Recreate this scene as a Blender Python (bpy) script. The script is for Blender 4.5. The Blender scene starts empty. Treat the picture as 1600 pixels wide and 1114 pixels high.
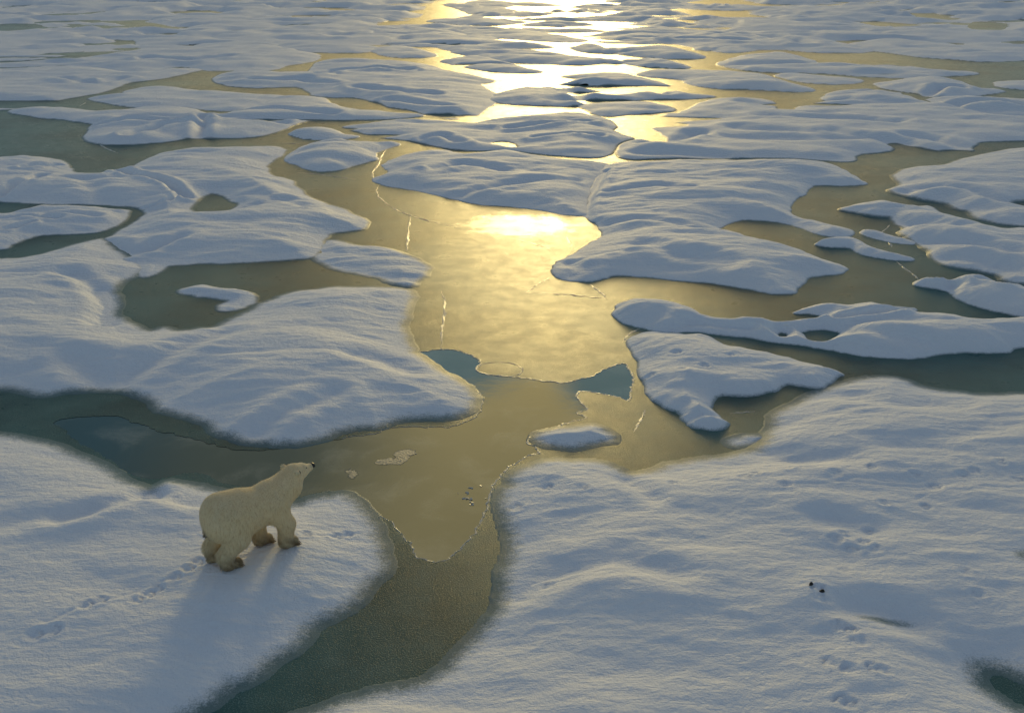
import bpy, bmesh, math, random
import numpy as np
from mathutils import Vector, geometry

# ------------------------------------------------------------------ camera, sky, sun
SC = bpy.context.scene
COL = SC.collection
CAM_H, PITCH, FPX = 9.0, math.radians(20.7), 1689.0
cam_d = bpy.data.cameras.new('camera'); cam = bpy.data.objects.new('camera', cam_d); COL.objects.link(cam)
cam_d.sensor_width = 36.0; cam_d.lens = FPX / 1600 * 36.0
cam_d.clip_start = 0.1; cam_d.clip_end = 6000
cam.location = (0, 0, CAM_H); cam.rotation_euler = (math.pi / 2 - PITCH, 0, 0)
SC.camera = cam
SC.view_settings.view_transform = 'Standard'; SC.view_settings.look = 'None'
SC.view_settings.exposure = -0.2; SC.view_settings.gamma = 1.0

SUN_EL, SUN_AZ = math.radians(10.0), math.radians(2.3)
SUN_DIR = Vector((math.sin(SUN_AZ) * math.cos(SUN_EL), math.cos(SUN_AZ) * math.cos(SUN_EL), math.sin(SUN_EL)))
SKY_STRENGTH = 0.13
sun_d = bpy.data.lights.new('sun', 'SUN'); sun = bpy.data.objects.new('sun', sun_d); COL.objects.link(sun)
sun_d.energy = 1.35; sun_d.angle = math.radians(10.0); sun_d.color = (1.0, 0.76, 0.31)
sun.rotation_euler = SUN_DIR.to_track_quat('Z', 'Y').to_euler()


class NT:
    """small helper for building node trees"""
    def __init__(self, tree):
        self.t = tree
    def n(self, kind, **kw):
        nd = self.t.nodes.new(kind)
        ins = kw.pop('ins', {})
        for k, v in kw.items():
            setattr(nd, k, v)
        for k, v in ins.items():
            if hasattr(v, 'is_linked') or isinstance(v, bpy.types.NodeSocket):
                self.t.links.new(v, nd.inputs[k])
            else:
                nd.inputs[k].default_value = v
        return nd
    def math(self, op, a, b=None, clamp=False):
        nd = self.t.nodes.new('ShaderNodeMath'); nd.operation = op; nd.use_clamp = clamp
        for i, v in enumerate((a, b)):
            if v is None: continue
            if isinstance(v, bpy.types.NodeSocket): self.t.links.new(v, nd.inputs[i])
            else: nd.inputs[i].default_value = v
        return nd.outputs[0]
    def mix(self, f, a, b, blend='MIX'):
        nd = self.t.nodes.new('ShaderNodeMix'); nd.data_type = 'RGBA'; nd.blend_type = blend
        for i, v in ((0, f), (6, a), (7, b)):
            if isinstance(v, bpy.types.NodeSocket): self.t.links.new(v, nd.inputs[i])
            elif i == 0: nd.inputs[i].default_value = v
            else: nd.inputs[i].default_value = (*v, 1.0) if len(v) == 3 else v
        return nd.outputs[2]
    def ramp(self, f, lo, hi):
        nd = self.t.nodes.new('ShaderNodeMapRange'); nd.interpolation_type = 'SMOOTHSTEP'
        self.t.links.new(f, nd.inputs[0]); nd.inputs[1].default_value = lo; nd.inputs[2].default_value = hi
        nd.inputs[3].default_value = 0.0; nd.inputs[4].default_value = 1.0
        return nd.outputs[0]
    def noise(self, vec, scale, detail=4, rough=0.55, dist=0.0):
        nd = self.n('ShaderNodeTexNoise', ins={'Scale': scale, 'Detail': detail, 'Roughness': rough, 'Distortion': dist})
        if vec is not None: self.t.links.new(vec, nd.inputs['Vector'])
        return nd.outputs['Fac']


world = bpy.data.worlds.new('World'); SC.world = world; world.use_nodes = True
wt = world.node_tree; wt.nodes.clear(); W = NT(wt)
sky = W.n('ShaderNodeTexSky', sky_type='NISHITA', sun_disc=False, sun_elevation=SUN_EL, sun_rotation=SUN_AZ,
          altitude=0.0, air_density=1.0, dust_density=2.0, ozone_density=1.0)
tc = W.n('ShaderNodeTexCoord')
sep = W.n('ShaderNodeSeparateXYZ', ins={0: tc.outputs['Generated']})
zz = W.math('ADD', W.math('MAXIMUM', sep.outputs[2], 0.0), 0.12)
cx = W.math('DIVIDE', sep.outputs[0], zz); cy = W.math('DIVIDE', sep.outputs[1], zz)
cvec = W.n('ShaderNodeCombineXYZ', ins={0: cx, 1: cy, 2: 0.0}).outputs[0]
cn = W.noise(cvec, 1.1, 5, 0.55, 0.3)
cloud = W.ramp(cn, 0.40, 0.58)
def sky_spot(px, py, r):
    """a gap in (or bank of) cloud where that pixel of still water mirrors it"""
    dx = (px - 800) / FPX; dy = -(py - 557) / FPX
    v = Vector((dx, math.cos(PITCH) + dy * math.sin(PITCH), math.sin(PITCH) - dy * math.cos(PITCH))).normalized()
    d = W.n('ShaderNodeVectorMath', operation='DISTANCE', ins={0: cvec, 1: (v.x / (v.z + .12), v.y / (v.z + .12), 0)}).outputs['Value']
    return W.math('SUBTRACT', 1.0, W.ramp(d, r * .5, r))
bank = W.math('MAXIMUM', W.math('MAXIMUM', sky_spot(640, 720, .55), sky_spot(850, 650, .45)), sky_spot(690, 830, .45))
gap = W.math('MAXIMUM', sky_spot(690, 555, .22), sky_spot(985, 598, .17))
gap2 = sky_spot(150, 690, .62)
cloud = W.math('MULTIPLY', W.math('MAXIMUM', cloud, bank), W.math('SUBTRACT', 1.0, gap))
dotn = W.n('ShaderNodeVectorMath', operation='DOT_PRODUCT', ins={0: tc.outputs['Generated'], 1: tuple(SUN_DIR)}).outputs['Value']
near_sun = W.ramp(dotn, 0.89, 1.0)
glow = W.math('POWER', W.math('MAXIMUM', dotn, 0.0), 40.0)
# thin evening cloud: grey overhead, golden towards the low sun
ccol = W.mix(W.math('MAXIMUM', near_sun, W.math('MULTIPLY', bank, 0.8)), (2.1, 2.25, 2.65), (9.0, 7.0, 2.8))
skyc = W.mix(1.0, sky.outputs[0], W.mix(near_sun, (0.56, 0.84, 1.08), (0.85, 0.95, 1.0)), 'MULTIPLY')
tot = W.mix(W.math('MULTIPLY', cloud, 0.75), skyc, ccol)
haze = W.math('POWER', 2.718, W.math('MULTIPLY', W.math('MAXIMUM', sep.outputs[2], 0.0), -5.0))
tot = W.mix(W.math('MULTIPLY', haze, 0.8), tot, W.mix(near_sun, (4.6, 6.2, 6.5), (9.0, 6.7, 2.5)))
tot = W.mix(glow, tot, (19.0, 13.0, 4.2))
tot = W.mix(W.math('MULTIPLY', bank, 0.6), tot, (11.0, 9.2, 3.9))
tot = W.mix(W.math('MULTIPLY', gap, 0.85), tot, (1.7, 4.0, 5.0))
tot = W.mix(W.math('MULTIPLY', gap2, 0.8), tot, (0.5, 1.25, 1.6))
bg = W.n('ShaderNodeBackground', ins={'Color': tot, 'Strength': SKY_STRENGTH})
wo = W.n('ShaderNodeOutputWorld'); wt.links.new(bg.outputs[0], wo.inputs[0])


# ------------------------------------------------------------------ geometry helpers
def unproject(x, y, z=0.0):
    """a pixel of the 1600 x 1114 photograph -> the point at height z on its line of sight"""
    x = np.asarray(x, float); y = np.asarray(y, float)
    dx = (x - 800) / FPX; dy = -(y - 557) / FPX
    d1 = math.cos(PITCH) + dy * math.sin(PITCH); d2 = -math.sin(PITCH) + dy * math.cos(PITCH)
    t = (z - CAM_H) / d2
    return np.stack([dx * t, d1 * t], -1)


RNG = np.random.RandomState(7)
_perm = RNG.permutation(512); _perm = np.concatenate([_perm, _perm])
_ang = RNG.rand(512) * 2 * np.pi; _gx = np.cos(_ang); _gy = np.sin(_ang)


def perlin(x, y):
    xi = np.floor(x).astype(int); yi = np.floor(y).astype(int); xf = x - xi; yf = y - yi
    u = xf ** 3 * (xf * (xf * 6 - 15) + 10); v = yf ** 3 * (yf * (yf * 6 - 15) + 10)
    def g(ix, iy, fx, fy):
        h = _perm[(_perm[ix & 511] + iy) & 511]
        return _gx[h] * fx + _gy[h] * fy
    a = g(xi, yi, xf, yf); b = g(xi + 1, yi, xf - 1, yf)
    c = g(xi, yi + 1, xf, yf - 1); d = g(xi + 1, yi + 1, xf - 1, yf - 1)
    return ((a + (b - a) * u) + ((c + (d - c) * u) - (a + (b - a) * u)) * v) * 1.5


def fbm(x, y, lam, octs=4, gain=0.5, seed=0.0):
    s = np.zeros_like(x); a = 1.0; f = 1.0 / lam
    for i in range(octs):
        s += a * perlin(x * f + seed + i * 17.3, y * f - seed * 1.7 + i * 9.1); a *= gain; f *= 2.03
    return s


def smooth_closed(P, sub=5):
    """closed Catmull-Rom through P"""
    P = np.asarray(P, float); n = len(P); out = []
    for i in range(n):
        p0, p1, p2, p3 = P[i - 1], P[i], P[(i + 1) % n], P[(i + 2) % n]
        d1 = max(np.linalg.norm(p2 - p1), 1e-6)
        m1 = (p2 - p0) * 0.5; m2 = (p3 - p1) * 0.5
        for m in (m1, m2):
            L = np.linalg.norm(m)
            if L > 1.2 * d1: m *= 1.2 * d1 / L
        for k in range(sub):
            t = k / sub; t2 = t * t; t3 = t2 * t
            out.append((2 * t3 - 3 * t2 + 1) * p1 + (t3 - 2 * t2 + t) * m1 + (-2 * t3 + 3 * t2) * p2 + (t3 - t2) * m2)
    return np.array(out)


def seg_dist(px, py, A, B):
    """unsigned distance of points to the nearest of the segments A->B"""
    best = np.full(px.shape, 1e18)
    for (ax, ay), (bx, by) in zip(A, B):
        vx, vy = bx - ax, by - ay; L = vx * vx + vy * vy + 1e-12
        t = np.clip(((px - ax) * vx + (py - ay) * vy) / L, 0, 1)
        d = (px - ax - t * vx) ** 2 + (py - ay - t * vy) ** 2
        np.minimum(best, d, out=best)
    return np.sqrt(best)


def inside(px, py, loops):
    c = np.zeros(px.shape, bool)
    for P in loops:
        Q = np.roll(P, -1, 0)
        for (ax, ay), (bx, by) in zip(P, Q):
            if ay == by: continue
            m = ((ay > py) != (by > py)) & (px < (bx - ax) * (py - ay) / (by - ay) + ax)
            c ^= m
    return c


def signed(px, py, loops):
    A = np.concatenate(loops); B = np.concatenate([np.roll(P, -1, 0) for P in loops])
    d = seg_dist(px, py, A, B)
    return np.where(inside(px, py, loops), d, -d)


def to_ground(pts, H, w, hole=False):
    """outline pixels -> ground; a far edge that hides its own back slope is moved back accordingly"""
    P = np.asarray(pts, float)
    area = 0.5 * np.sum(P[:, 0] * np.roll(P[:, 1], -1) - np.roll(P[:, 0], -1) * P[:, 1])
    T = np.roll(P, -1, 0) - np.roll(P, 1, 0); T /= np.linalg.norm(T, axis=1)[:, None] + 1e-9
    N = np.stack([T[:, 1], -T[:, 0]], -1) * (1 if area > 0 else -1)       # outward, image space
    if hole: N = -N
    G = unproject(P[:, 0], P[:, 1])
    out = []
    for p, n, g in zip(P, N, G):
        up = max(0.0, -n[1])
        td = CAM_H / math.hypot(*g)
        t = 1 - w * td / (2 * H)
        if t > 0 and up > 0:
            hs = H * (1 - (1 - t) ** 2) * up
            q = unproject(p[0], p[1], hs); dirv = g / np.linalg.norm(g)
            out.append(q + dirv * t * w * up)
        else:
            out.append(g)
    return np.array(out)


def mesh_obj(name, V, F, mat, parent=None, smooth=True):
    me = bpy.data.meshes.new(name)
    V = np.asarray(V, np.float32)
    if isinstance(F, np.ndarray):
        k = F.shape[1]
        me.vertices.add(len(V)); me.vertices.foreach_set('co', V.ravel())
        me.loops.add(F.size); me.loops.foreach_set('vertex_index', F.astype(np.int32).ravel())
        me.polygons.add(len(F)); me.polygons.foreach_set('loop_start', np.arange(0, F.size, k, dtype=np.int32))
        me.update(calc_edges=True); me.validate()
    else:
        me.from_pydata([tuple(v) for v in V], [], F)
    if smooth:
        me.polygons.foreach_set('use_smooth', np.ones(len(me.polygons), bool))
    me.materials.append(mat)
    o = bpy.data.objects.new(name, me); COL.objects.link(o)
    if parent is not None: o.parent = parent
    return o


def attr(o, name, vals):
    a = o.data.attributes.new(name, 'FLOAT', 'POINT'); a.data.foreach_set('value', np.asarray(vals, np.float32))


def tag(o, label=None, cat=None, group=None, kind=None):
    for k, v in (('label', label), ('category', cat), ('group', group), ('kind', kind)):
        if v: o[k] = v


# ------------------------------------------------------------------ materials
def new_mat(name):
    m = bpy.data.materials.new(name); m.use_nodes = True; m.node_tree.nodes.clear()
    N = NT(m.node_tree); out = N.n('ShaderNodeOutputMaterial')
    return m, N, out


def ice_bsdf(N, pos):
    """refrozen melt pond: grey-green ice under a skin of fine frost"""
    n_big = N.noise(pos, 0.22, 4, 0.55); n_mid = N.noise(pos, 1.7, 4, 0.6); n_fine = N.noise(pos, 42.0, 2, 0.8)
    frost = N.ramp(N.math('ADD', N.math('MULTIPLY', n_fine, 0.75), N.math('MULTIPLY', n_mid, 0.25)), 0.48, 0.66)
    base = N.mix(N.ramp(n_big, 0.35, 0.65), (0.026, 0.068, 0.066), (0.062, 0.140, 0.132))
    col = N.mix(N.math('MULTIPLY', frost, 0.48), base, (0.22, 0.34, 0.32))
    rough = N.math('ADD', N.math('MULTIPLY', N.ramp(n_mid, 0.3, 0.7), 0.09), 0.27)
    # one stretch of the channel was flooded late and froze smooth
    g = unproject(812, 352)
    q = N.n('ShaderNodeVectorMath', operation='MULTIPLY', ins={0: N.n('ShaderNodeVectorMath', operation='SUBTRACT', ins={0: pos, 1: (g[0], g[1], 0)}).outputs[0], 1: (1 / 2.3, 1 / 1.9, 0)}).outputs[0]
    ql = N.n('ShaderNodeVectorMath', operation='LENGTH', ins={0: q}).outputs['Value']
    glz = N.math('SUBTRACT', 1.0, N.ramp(N.math('ADD', ql, N.math('MULTIPLY', N.math('SUBTRACT', n_mid, 0.5), 0.9)), 0.55, 1.0))
    rough = N.math('SUBTRACT', rough, N.math('MULTIPLY', glz, 0.08))
    bump = N.math('MULTIPLY', N.math('ADD', N.math('MULTIPLY', n_fine, 0.011), N.math('MULTIPLY', n_mid, 0.002)), N.math('SUBTRACT', 1.0, N.math('MULTIPLY', glz, 0.7)))
    bp = N.n('ShaderNodeBump', ins={'Strength': 0.6, 'Distance': 1.0, 'Height': bump})
    return N.n('ShaderNodeBsdfPrincipled', ins={'Base Color': col, 'Roughness': rough, 'IOR': 1.2, 'Specular IOR Level': 0.2, 'Normal': bp.outputs[0]}).outputs[0]


def mat_snow():
    m, N, out = new_mat('wind_packed_snow')
    pos = N.n('ShaderNodeNewGeometry').outputs['Position']
    cov = N.n('ShaderNodeAttribute', attribute_name='cover').outputs['Fac']
    stretch = N.n('ShaderNodeVectorMath', operation='MULTIPLY', ins={0: pos, 1: (0.35, 1.0, 1.0)}).outputs[0]
    n_big = N.noise(stretch, 1.3, 4, 0.6)
    n_mid = N.noise(pos, 7.0, 4, 0.65)
    n_fine = N.noise(pos, 38.0, 3, 0.65)
    # where the cover thins out the grey ice shows through in grains
    grain = N.math('ADD', N.math('MULTIPLY', n_fine, 0.65), N.math('MULTIPLY', n_mid, 0.35))
    thin = N.ramp(N.math('ADD', cov, N.math('MULTIPLY', N.math('SUBTRACT', grain, 0.5), 1.3)), 0.15, 0.85)
    white = N.mix(n_big, (0.77, 0.79, 0.83), (0.86, 0.86, 0.86))
    st2 = N.n('ShaderNodeVectorMath', operation='MULTIPLY', ins={0: pos, 1: (0.30, 1.0, 1.0)}).outputs[0]
    n_str = N.noise(st2, 6.5, 4, 0.62, 0.4)
    bump = N.math('ADD', N.math('ADD', N.math('MULTIPLY', n_fine, 0.014), N.math('MULTIPLY', n_mid, 0.05)), N.math('MULTIPLY', n_str, 0.045))
    bp = N.n('ShaderNodeBump', ins={'Strength': 0.75, 'Distance': 1.0, 'Height': bump})
    bs = N.n('ShaderNodeBsdfPrincipled', ins={'Base Color': white, 'Roughness': 0.65, 'IOR': 1.31, 'Specular IOR Level': 0.3, 'Normal': bp.outputs[0]})
    mx = N.n('ShaderNodeMixShader', ins={0: thin, 1: N.n('ShaderNodeMixShader', ins={0: 0.35, 1: ice_bsdf(N, pos), 2: N.n('ShaderNodeBsdfDiffuse', ins={'Color': (0.30, 0.35, 0.36, 1)}).outputs[0]}).outputs[0], 2: bs.outputs[0]})
    m.node_tree.links.new(mx.outputs[0], out.inputs[0])
    return m


def mat_ice():
    m, N, out = new_mat('refrozen_pond_ice')
    m.node_tree.links.new(ice_bsdf(N, N.n('ShaderNodeNewGeometry').outputs['Position']), out.inputs[0])
    return m


def mat_water():
    m, N, out = new_mat('still_sea_water')
    pos = N.n('ShaderNodeNewGeometry').outputs['Position']
    n_mid = N.noise(pos, 0.9, 5, 0.6, 0.4)
    col = N.mix(N.ramp(n_mid, 0.45, 0.75), (0.010, 0.034, 0.038), (0.13, 0.14, 0.12))
    bp = N.n('ShaderNodeBump', ins={'Strength': 0.25, 'Distance': 1.0, 'Height': N.math('MULTIPLY', n_mid, 0.012)})
    bs = N.n('ShaderNodeBsdfPrincipled', ins={'Base Color': col, 'Roughness': 0.04, 'IOR': 1.9, 'Normal': bp.outputs[0]})
    m.node_tree.links.new(bs.outputs[0], out.inputs[0])
    return m


def mat_plain(name, c, rough=0.6, bump=None, var=0.0, scale=20.0):
    m, N, out = new_mat(name)
    pos = N.n('ShaderNodeNewGeometry').outputs['Position']
    nz = N.noise(pos, scale, 4, 0.6)
    col = N.mix(nz, tuple(x * (1 - var) for x in c), tuple(min(1, x * (1 + var)) for x in c))
    ins = {'Base Color': col, 'Roughness': rough}
    if bump:
        ins['Normal'] = N.n('ShaderNodeBump', ins={'Strength': 0.6, 'Distance': 1.0, 'Height': N.math('MULTIPLY', nz, bump)}).outputs[0]
    bs = N.n('ShaderNodeBsdfPrincipled', ins=ins)
    m.node_tree.links.new(bs.outputs[0], out.inputs[0])
    return m


SNOW, ICE, WATER = mat_snow(), mat_ice(), mat_water()
FROST = mat_plain('frost_crystals', (0.78, 0.78, 0.74), 0.22, 0.004, 0.15, 60)
_t = FROST.node_tree; _b = next(n for n in _t.nodes if n.type == 'BSDF_PRINCIPLED'); _o = next(n for n in _t.nodes if n.type == 'OUTPUT_MATERIAL')
_n = NT(_t); _tr = _n.n('ShaderNodeBsdfTranslucent', ins={'Color': (0.8, 0.8, 0.75, 1)})
_t.links.new(_n.n('ShaderNodeMixShader', ins={0: 0.5, 1: _b.outputs[0], 2: _tr.outputs[0]}).outputs[0], _o.inputs[0])
SLUSH = mat_plain('grey_slush', (0.15, 0.18, 0.18), 0.5, 0.05, 0.7, 22)

# ------------------------------------------------------------------ the sea: water, pond ice with open leads
def flat(name, z, size, mat):
    V = [(-size, -60, z), (size, -60, z), (size, size * 1.2, z), (-size, size * 1.2, z)]
    o = mesh_obj(name, V, [(0, 1, 2, 3)], mat, smooth=False); return o


water = flat('water', -0.006, 2500, WATER); tag(water, kind='structure')

LEAD = [(85,660),(105,653),(140,651),(180,650),(205,657),(225,662),(240,672),(270,678),(300,685),(330,693),(370,701),(400,702),
 (440,700),(470,695),(510,688),(550,683),(590,676),(610,670),(650,667),(690,667),(715,663),(735,655),(748,645),(753,628),(745,612),
 (735,605),(715,592),(690,583),(670,573),(660,563),(655,553),(662,549),(690,546),(715,547),(730,553),(748,560),(751,566),(744,573),
 (750,580),(770,586),(800,588),(815,590),(840,594),(865,597),(885,597),(905,593),(930,585),(945,577),(965,570),(977,569),(985,580),
 (988,592),(986,610),(984,625),(975,624),(955,618),(935,615),(915,612),(900,613),(905,622),(913,632),(916,640),(905,645),(915,652),
 (905,656),(885,662),(860,670),(838,677),(826,685),(832,698),(838,707),(820,717),(800,725),(788,735),(775,750),(768,765),(762,790),
 (752,805),(745,825),(730,845),(715,862),(700,873),(680,877),(655,872),(643,855),(630,840),(610,815),(585,800),(570,785),(545,770),
 (510,768),(480,773),(460,775),(400,765),(340,750),(320,740),(285,740),(260,745),(230,748),(205,740),(180,725),(150,705),(120,690),(100,672)]


def rough_loop(pts, sub, amp, lam, seed=0.0):
    g = smooth_closed(unproject(*np.array(pts, float).T), sub)
    n = np.stack([fbm(g[:, 0], g[:, 1], lam, 4, 0.7, 3.1 + seed), fbm(g[:, 0], g[:, 1], lam, 4, 0.7, 40.7 + seed)], -1)
    return g + n * amp


lead = rough_loop(LEAD, 9, 0.05, 0.32)


def sheet_with_hole(name, z, outer, holes, mat):
    pts = [Vector(p) for p in outer]; edges = [(i, (i + 1) % len(outer)) for i in range(len(outer))]
    for h in holes:
        b = len(pts); pts += [Vector(p) for p in h]; edges += [(b + i, b + (i + 1) % len(h)) for i in range(len(h))]
    v, e, f, *_ = geometry.delaunay_2d_cdt(pts, edges, [], 0, 1e-6)
    V = np.array([(p.x, p.y) for p in v])
    tri = np.array([list(t) for t in f if len(t) == 3])
    c = V[tri].mean(1); keep = np.ones(len(tri), bool)
    for h in holes: keep &= ~inside(c[:, 0], c[:, 1], [h])
    tri = tri[keep]
    a = V[tri]; s = np.cross(a[:, 1] - a[:, 0], a[:, 2] - a[:, 0]); tri[s < 0] = tri[s < 0][:, ::-1]
    return mesh_obj(name, np.c_[V, np.full(len(V), z)], tri, mat, smooth=False)


ice = sheet_with_hole('pond_ice', 0.0, [(-2500, -60), (2500, -60), (2500, 3000), (-2500, 3000)], [lead], ICE)
tag(ice, kind='structure')


def ribbon(name, P, r0, mat, parent, closed=False, seed=1, z0=0.0):
    """a low ridge: three-sided strip following P, radius wandering"""
    rs = np.random.RandomState(seed); n = len(P); V = []; F = []
    for i, p in enumerate(P):
        a = P[i - 1] if (i > 0 or closed) else p
        b = P[(i + 1) % n] if (i < n - 1 or closed) else p
        t = b - a; t = t / (np.linalg.norm(t) + 1e-9); nn = np.array([-t[1], t[0]])
        r = r0 * (0.35 + 1.1 * rs.rand())
        if not closed: r *= min(1, 0.3 + 3 * min(i, n - 1 - i) / n)
        for u, h in ((-1, -0.002), (-0.5, 0.24 * r * rs.rand()), (0.5, 0.24 * r * rs.rand()), (1, -0.002)):
            V.append((*(p + nn * u * r), z0 + h))
    m = n if closed else n - 1
    for i in range(m):
        j = (i + 1) % n
        for k in range(3): F.append((4 * i + k, 4 * i + k + 1, 4 * j + k + 1, 4 * j + k))
    return mesh_obj(name, V, F, mat, parent, smooth=False)


_x0 = float(unproject(600, 560)[0]); _k = [i for i, p in enumerate(lead) if p[0] > unproject(545, 640)[0]]
ribbon('frost_rim', lead[_k[0]:_k[-1] + 1], 0.022, FROST, ice, False, 3)
SEAMS = [[(604,232),(597,243),(590,258),(582,270),(582,277),(585,283)], [(592,290),(588,298),(592,308),(605,320),(625,331),(645,338),(670,346),(700,352),(720,357)],
 [(641,338),(639,352),(637,370),(636,388),(635,392)], [(690,455),(695,470),(693,500),(690,520),(689,545)], [(823,457),(835,448),(848,440),(858,434)],
 [(815,458),(850,458),(890,461),(920,464),(950,467)], [(922,444),(932,452),(942,460),(948,467)], [(884,368),(889,377),(892,385)],
 [(465,270),(500,273),(530,277),(556,281)], [(148,222),(165,232),(185,240)], [(1378,363),(1390,352)], [(1388,376),(1393,386)], [(1400,408),(1420,424),(1435,436)],
 [(1008,640),(1004,650),(1000,660),(990,675)], [(1140,646),(1180,643)], [(125,166),(135,160)], [(800,372),(830,380),(862,391)], [(440,224),(468,225)],
 [(990,500),(995,512)], [(972,535),(985,520),(1000,514)]]
for i, s in enumerate(SEAMS):
    g = unproject(*np.array(s, float).T)
    q = [g[0]]
    for a, b in zip(g[:-1], g[1:]):
        for k in range(1, 7): q.append(a + (b - a) * k / 6)
    q = np.array(q); q[1:-1] += RNG.randn(len(q) - 2, 2) * 0.012
    ribbon('ice_seam', q, 0.022 + 0.0006 * np.linalg.norm(g.mean(0)), FROST, ice, False, i)

# ------------------------------------------------------------------ snow floes
# each: label, height m, shoulder width m, profile power, soft edge m, outline, holes, creases
FL = []
def floe(label, H, w, pw, ew, pts, holes=(), creases=(), name='ice_floe', **kw):
    FL.append(dict(label=label, H=H, w=w, pw=pw, ew=ew, pts=pts, holes=holes, creases=creases, name=name, **kw))

floe('broad snow floe the polar bear stands on, crossed by a line of paw prints', .30, 1.5, 1.3, .40,
 [(-200,668),(0,680),(60,690),(110,705),(165,732),(205,755),(232,764),(262,752),(300,758),(335,768),(400,785),(462,788),(495,776),(530,772),(558,785),(580,805),(596,825),
  (604,850),(604,880),(596,903),(580,920),(562,938),(538,956),(510,974),(478,998),(448,1022),(400,1055),(360,1077),(320,1102),(280,1126),(150,1220),(-200,1300),(-420,1200),(-420,800)],
 creases=[(.05,.22,[(100,815),(150,800),(190,785),(235,768)]),(.035,.2,[(235,765),(262,778),(300,790)]),(.05,.3,[(-100,850),(0,825),(60,815),(130,800)])], res=.022, id='A', relief=.6)
floe('huge foreground snow floe dotted with many bear tracks and a dark melt hole', .38, 1.6, 1.3, .40,
 [(778,790),(786,765),(805,740),(835,726),(880,719),(930,721),(965,732),(988,741),(1012,737),(1050,724),(1100,717),(1150,710),(1188,697),(1200,672),(1212,647),(1240,630),
  (1275,613),(1310,601),(1345,591),(1375,588),(1410,593),(1450,606),(1490,613),(1530,618),(1600,616),(1800,612),(2050,700),(2100,950),(1900,1300),(1200,1420),(600,1380),(380,1200),(430,1140),(490,1113),(530,1097),
  (580,1081),(640,1068),(682,1049),(716,1020),(746,985),(770,950),(784,912),(790,870),(788,828)],
 holes=[[(1532,1046),(1552,1046),(1580,1052),(1610,1062),(1680,1085),(1700,1130),(1640,1125),(1595,1106),(1560,1090),(1532,1066)]],
 creases=[(.06,.3,[(1330,950),(1370,950),(1410,965)]),(.05,.35,[(1340,620),(1390,628),(1450,632),(1500,635)]),(.05,.2,[(980,745),(1000,762),(1020,780)]),(.04,.3,[(1290,815),(1320,820),(1345,830)]),(.05,.35,[(1210,700),(1260,715),(1330,720)]),(.05,.3,[(820,920),(880,890),(960,880),(1050,905)])], res=.022, id='B', relief=1.0)
C_TOP = [(-200,402),(0,405),(50,401),(100,387),(145,375),(162,373),(185,390),(205,405),(230,418),(222,428)]
floe('wide snow floe left of the golden channel, curling round a grey pond', .42, 2.1, 1.15, .36,
 C_TOP + [(200,440),(182,455),(190,468),(188,482),(182,490),(198,503),(222,513),(240,516),(258,512),(285,517),(310,513),(335,511),(360,499),(390,486),(420,469),(460,456),
  (510,450),(560,449),(610,448),(636,452),(644,465),(638,490),(638,520),(646,543),(662,560),(690,580),(718,596),(736,608),(744,624),(741,638),(728,648),(702,654),(665,655),
  (620,660),(590,667),(550,671),(510,685),(470,693),(430,696),(390,694),(350,680),(320,662),(280,650),(250,640),(230,626),(190,615),(150,612),(110,613),(60,618),(0,610),(-200,600)],
 creases=[(.07,.35,[(120,560),(150,580),(175,590),(230,565),(300,540),(350,520)]),(.05,.25,[(400,665),(440,645),(480,630),(520,615)]),(.08,.3,[(110,428),(150,445),(170,470),(160,500)]),(.05,.3,[(560,555),(600,560),(640,575)])], relief=.85)
floe('small snow tongue lying inside the grey pond on the left', .13, .7, 1.2, .34,
 [(278,457),(300,449),(320,446),(345,451),(375,455),(395,461),(400,470),(385,479),(370,484),(348,486),(342,478),(352,470),(330,465),(305,463)], name='snow_islet')
floe('rolling snow floe above the grey pond, with a small melt pool near its crack', .45, 1.9, 1.1, .36,
 [(-200,240),(0,245),(50,243),(85,247),(105,255),(108,262),(120,268),(160,268),(200,262),(235,245),(260,236),(300,231),(350,228),(400,227),(430,228),(444,235),(438,245),(424,252),
  (416,262),(422,272),(448,279),(460,291),(480,306),(500,316),(530,325),(560,340),(572,350),(565,358),(540,363),(518,366),(506,374),(500,385),(492,399),(470,405),(430,408),(400,410),
  (350,411),(300,413),(270,415),(250,424),(222,432),(190,404),(165,376),(182,366),(202,353),(217,345),(227,335),(219,327),(197,323),(150,320),(90,320),(50,318),(0,316),(-200,316)],
 holes=[[(296,326),(305,315),(320,306),(335,303),(350,308),(365,315),(373,319),(365,327),(350,331),(320,331),(300,331)]],
 creases=[(.16,.20,[(185,266),(210,276),(240,282),(268,292),(290,305)]),(.10,.10,[(200,320),(235,318),(262,313),(280,304)]),(.14,.22,[(0,302),(25,292),(50,286),(65,278)]),(.10,.2,[(40,264),(70,258),(90,254)]),
   (.10,.3,[(165,372),(190,390),(230,385),(280,372)]),(.06,.4,[(130,280),(150,300),(180,318)]),(.05,.3,[(400,300),(440,312),(480,325)]),(.05,.3,[(370,325),(420,312),(470,310)])])
floe('ragged low snow floe with dark melt streaks between two grey pond strips at left edge', .28, 1.2, .9, .3,
 [(-200,335),(0,335),(40,330),(60,324),(120,324),(180,329),(197,332),(190,345),(165,358),(140,364),(90,367),(60,368),(35,375),(10,386),(0,390),(-200,396)],
 creases=[(.10,.15,[(0,345),(40,342),(90,345)]),(.10,.12,[(10,362),(50,352)]),(.06,.2,[(60,340),(110,336),(150,340)])])
floe('dusty thin snow patch jutting into the golden channel', .16, 1.0, 1.4, .55,
 [(498,388),(515,377),(560,385),(600,389),(635,400),(660,412),(668,421),(660,431),(648,440),(640,449),(620,445),(600,436),(570,430),(540,425),(510,415),(496,402)])
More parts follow.
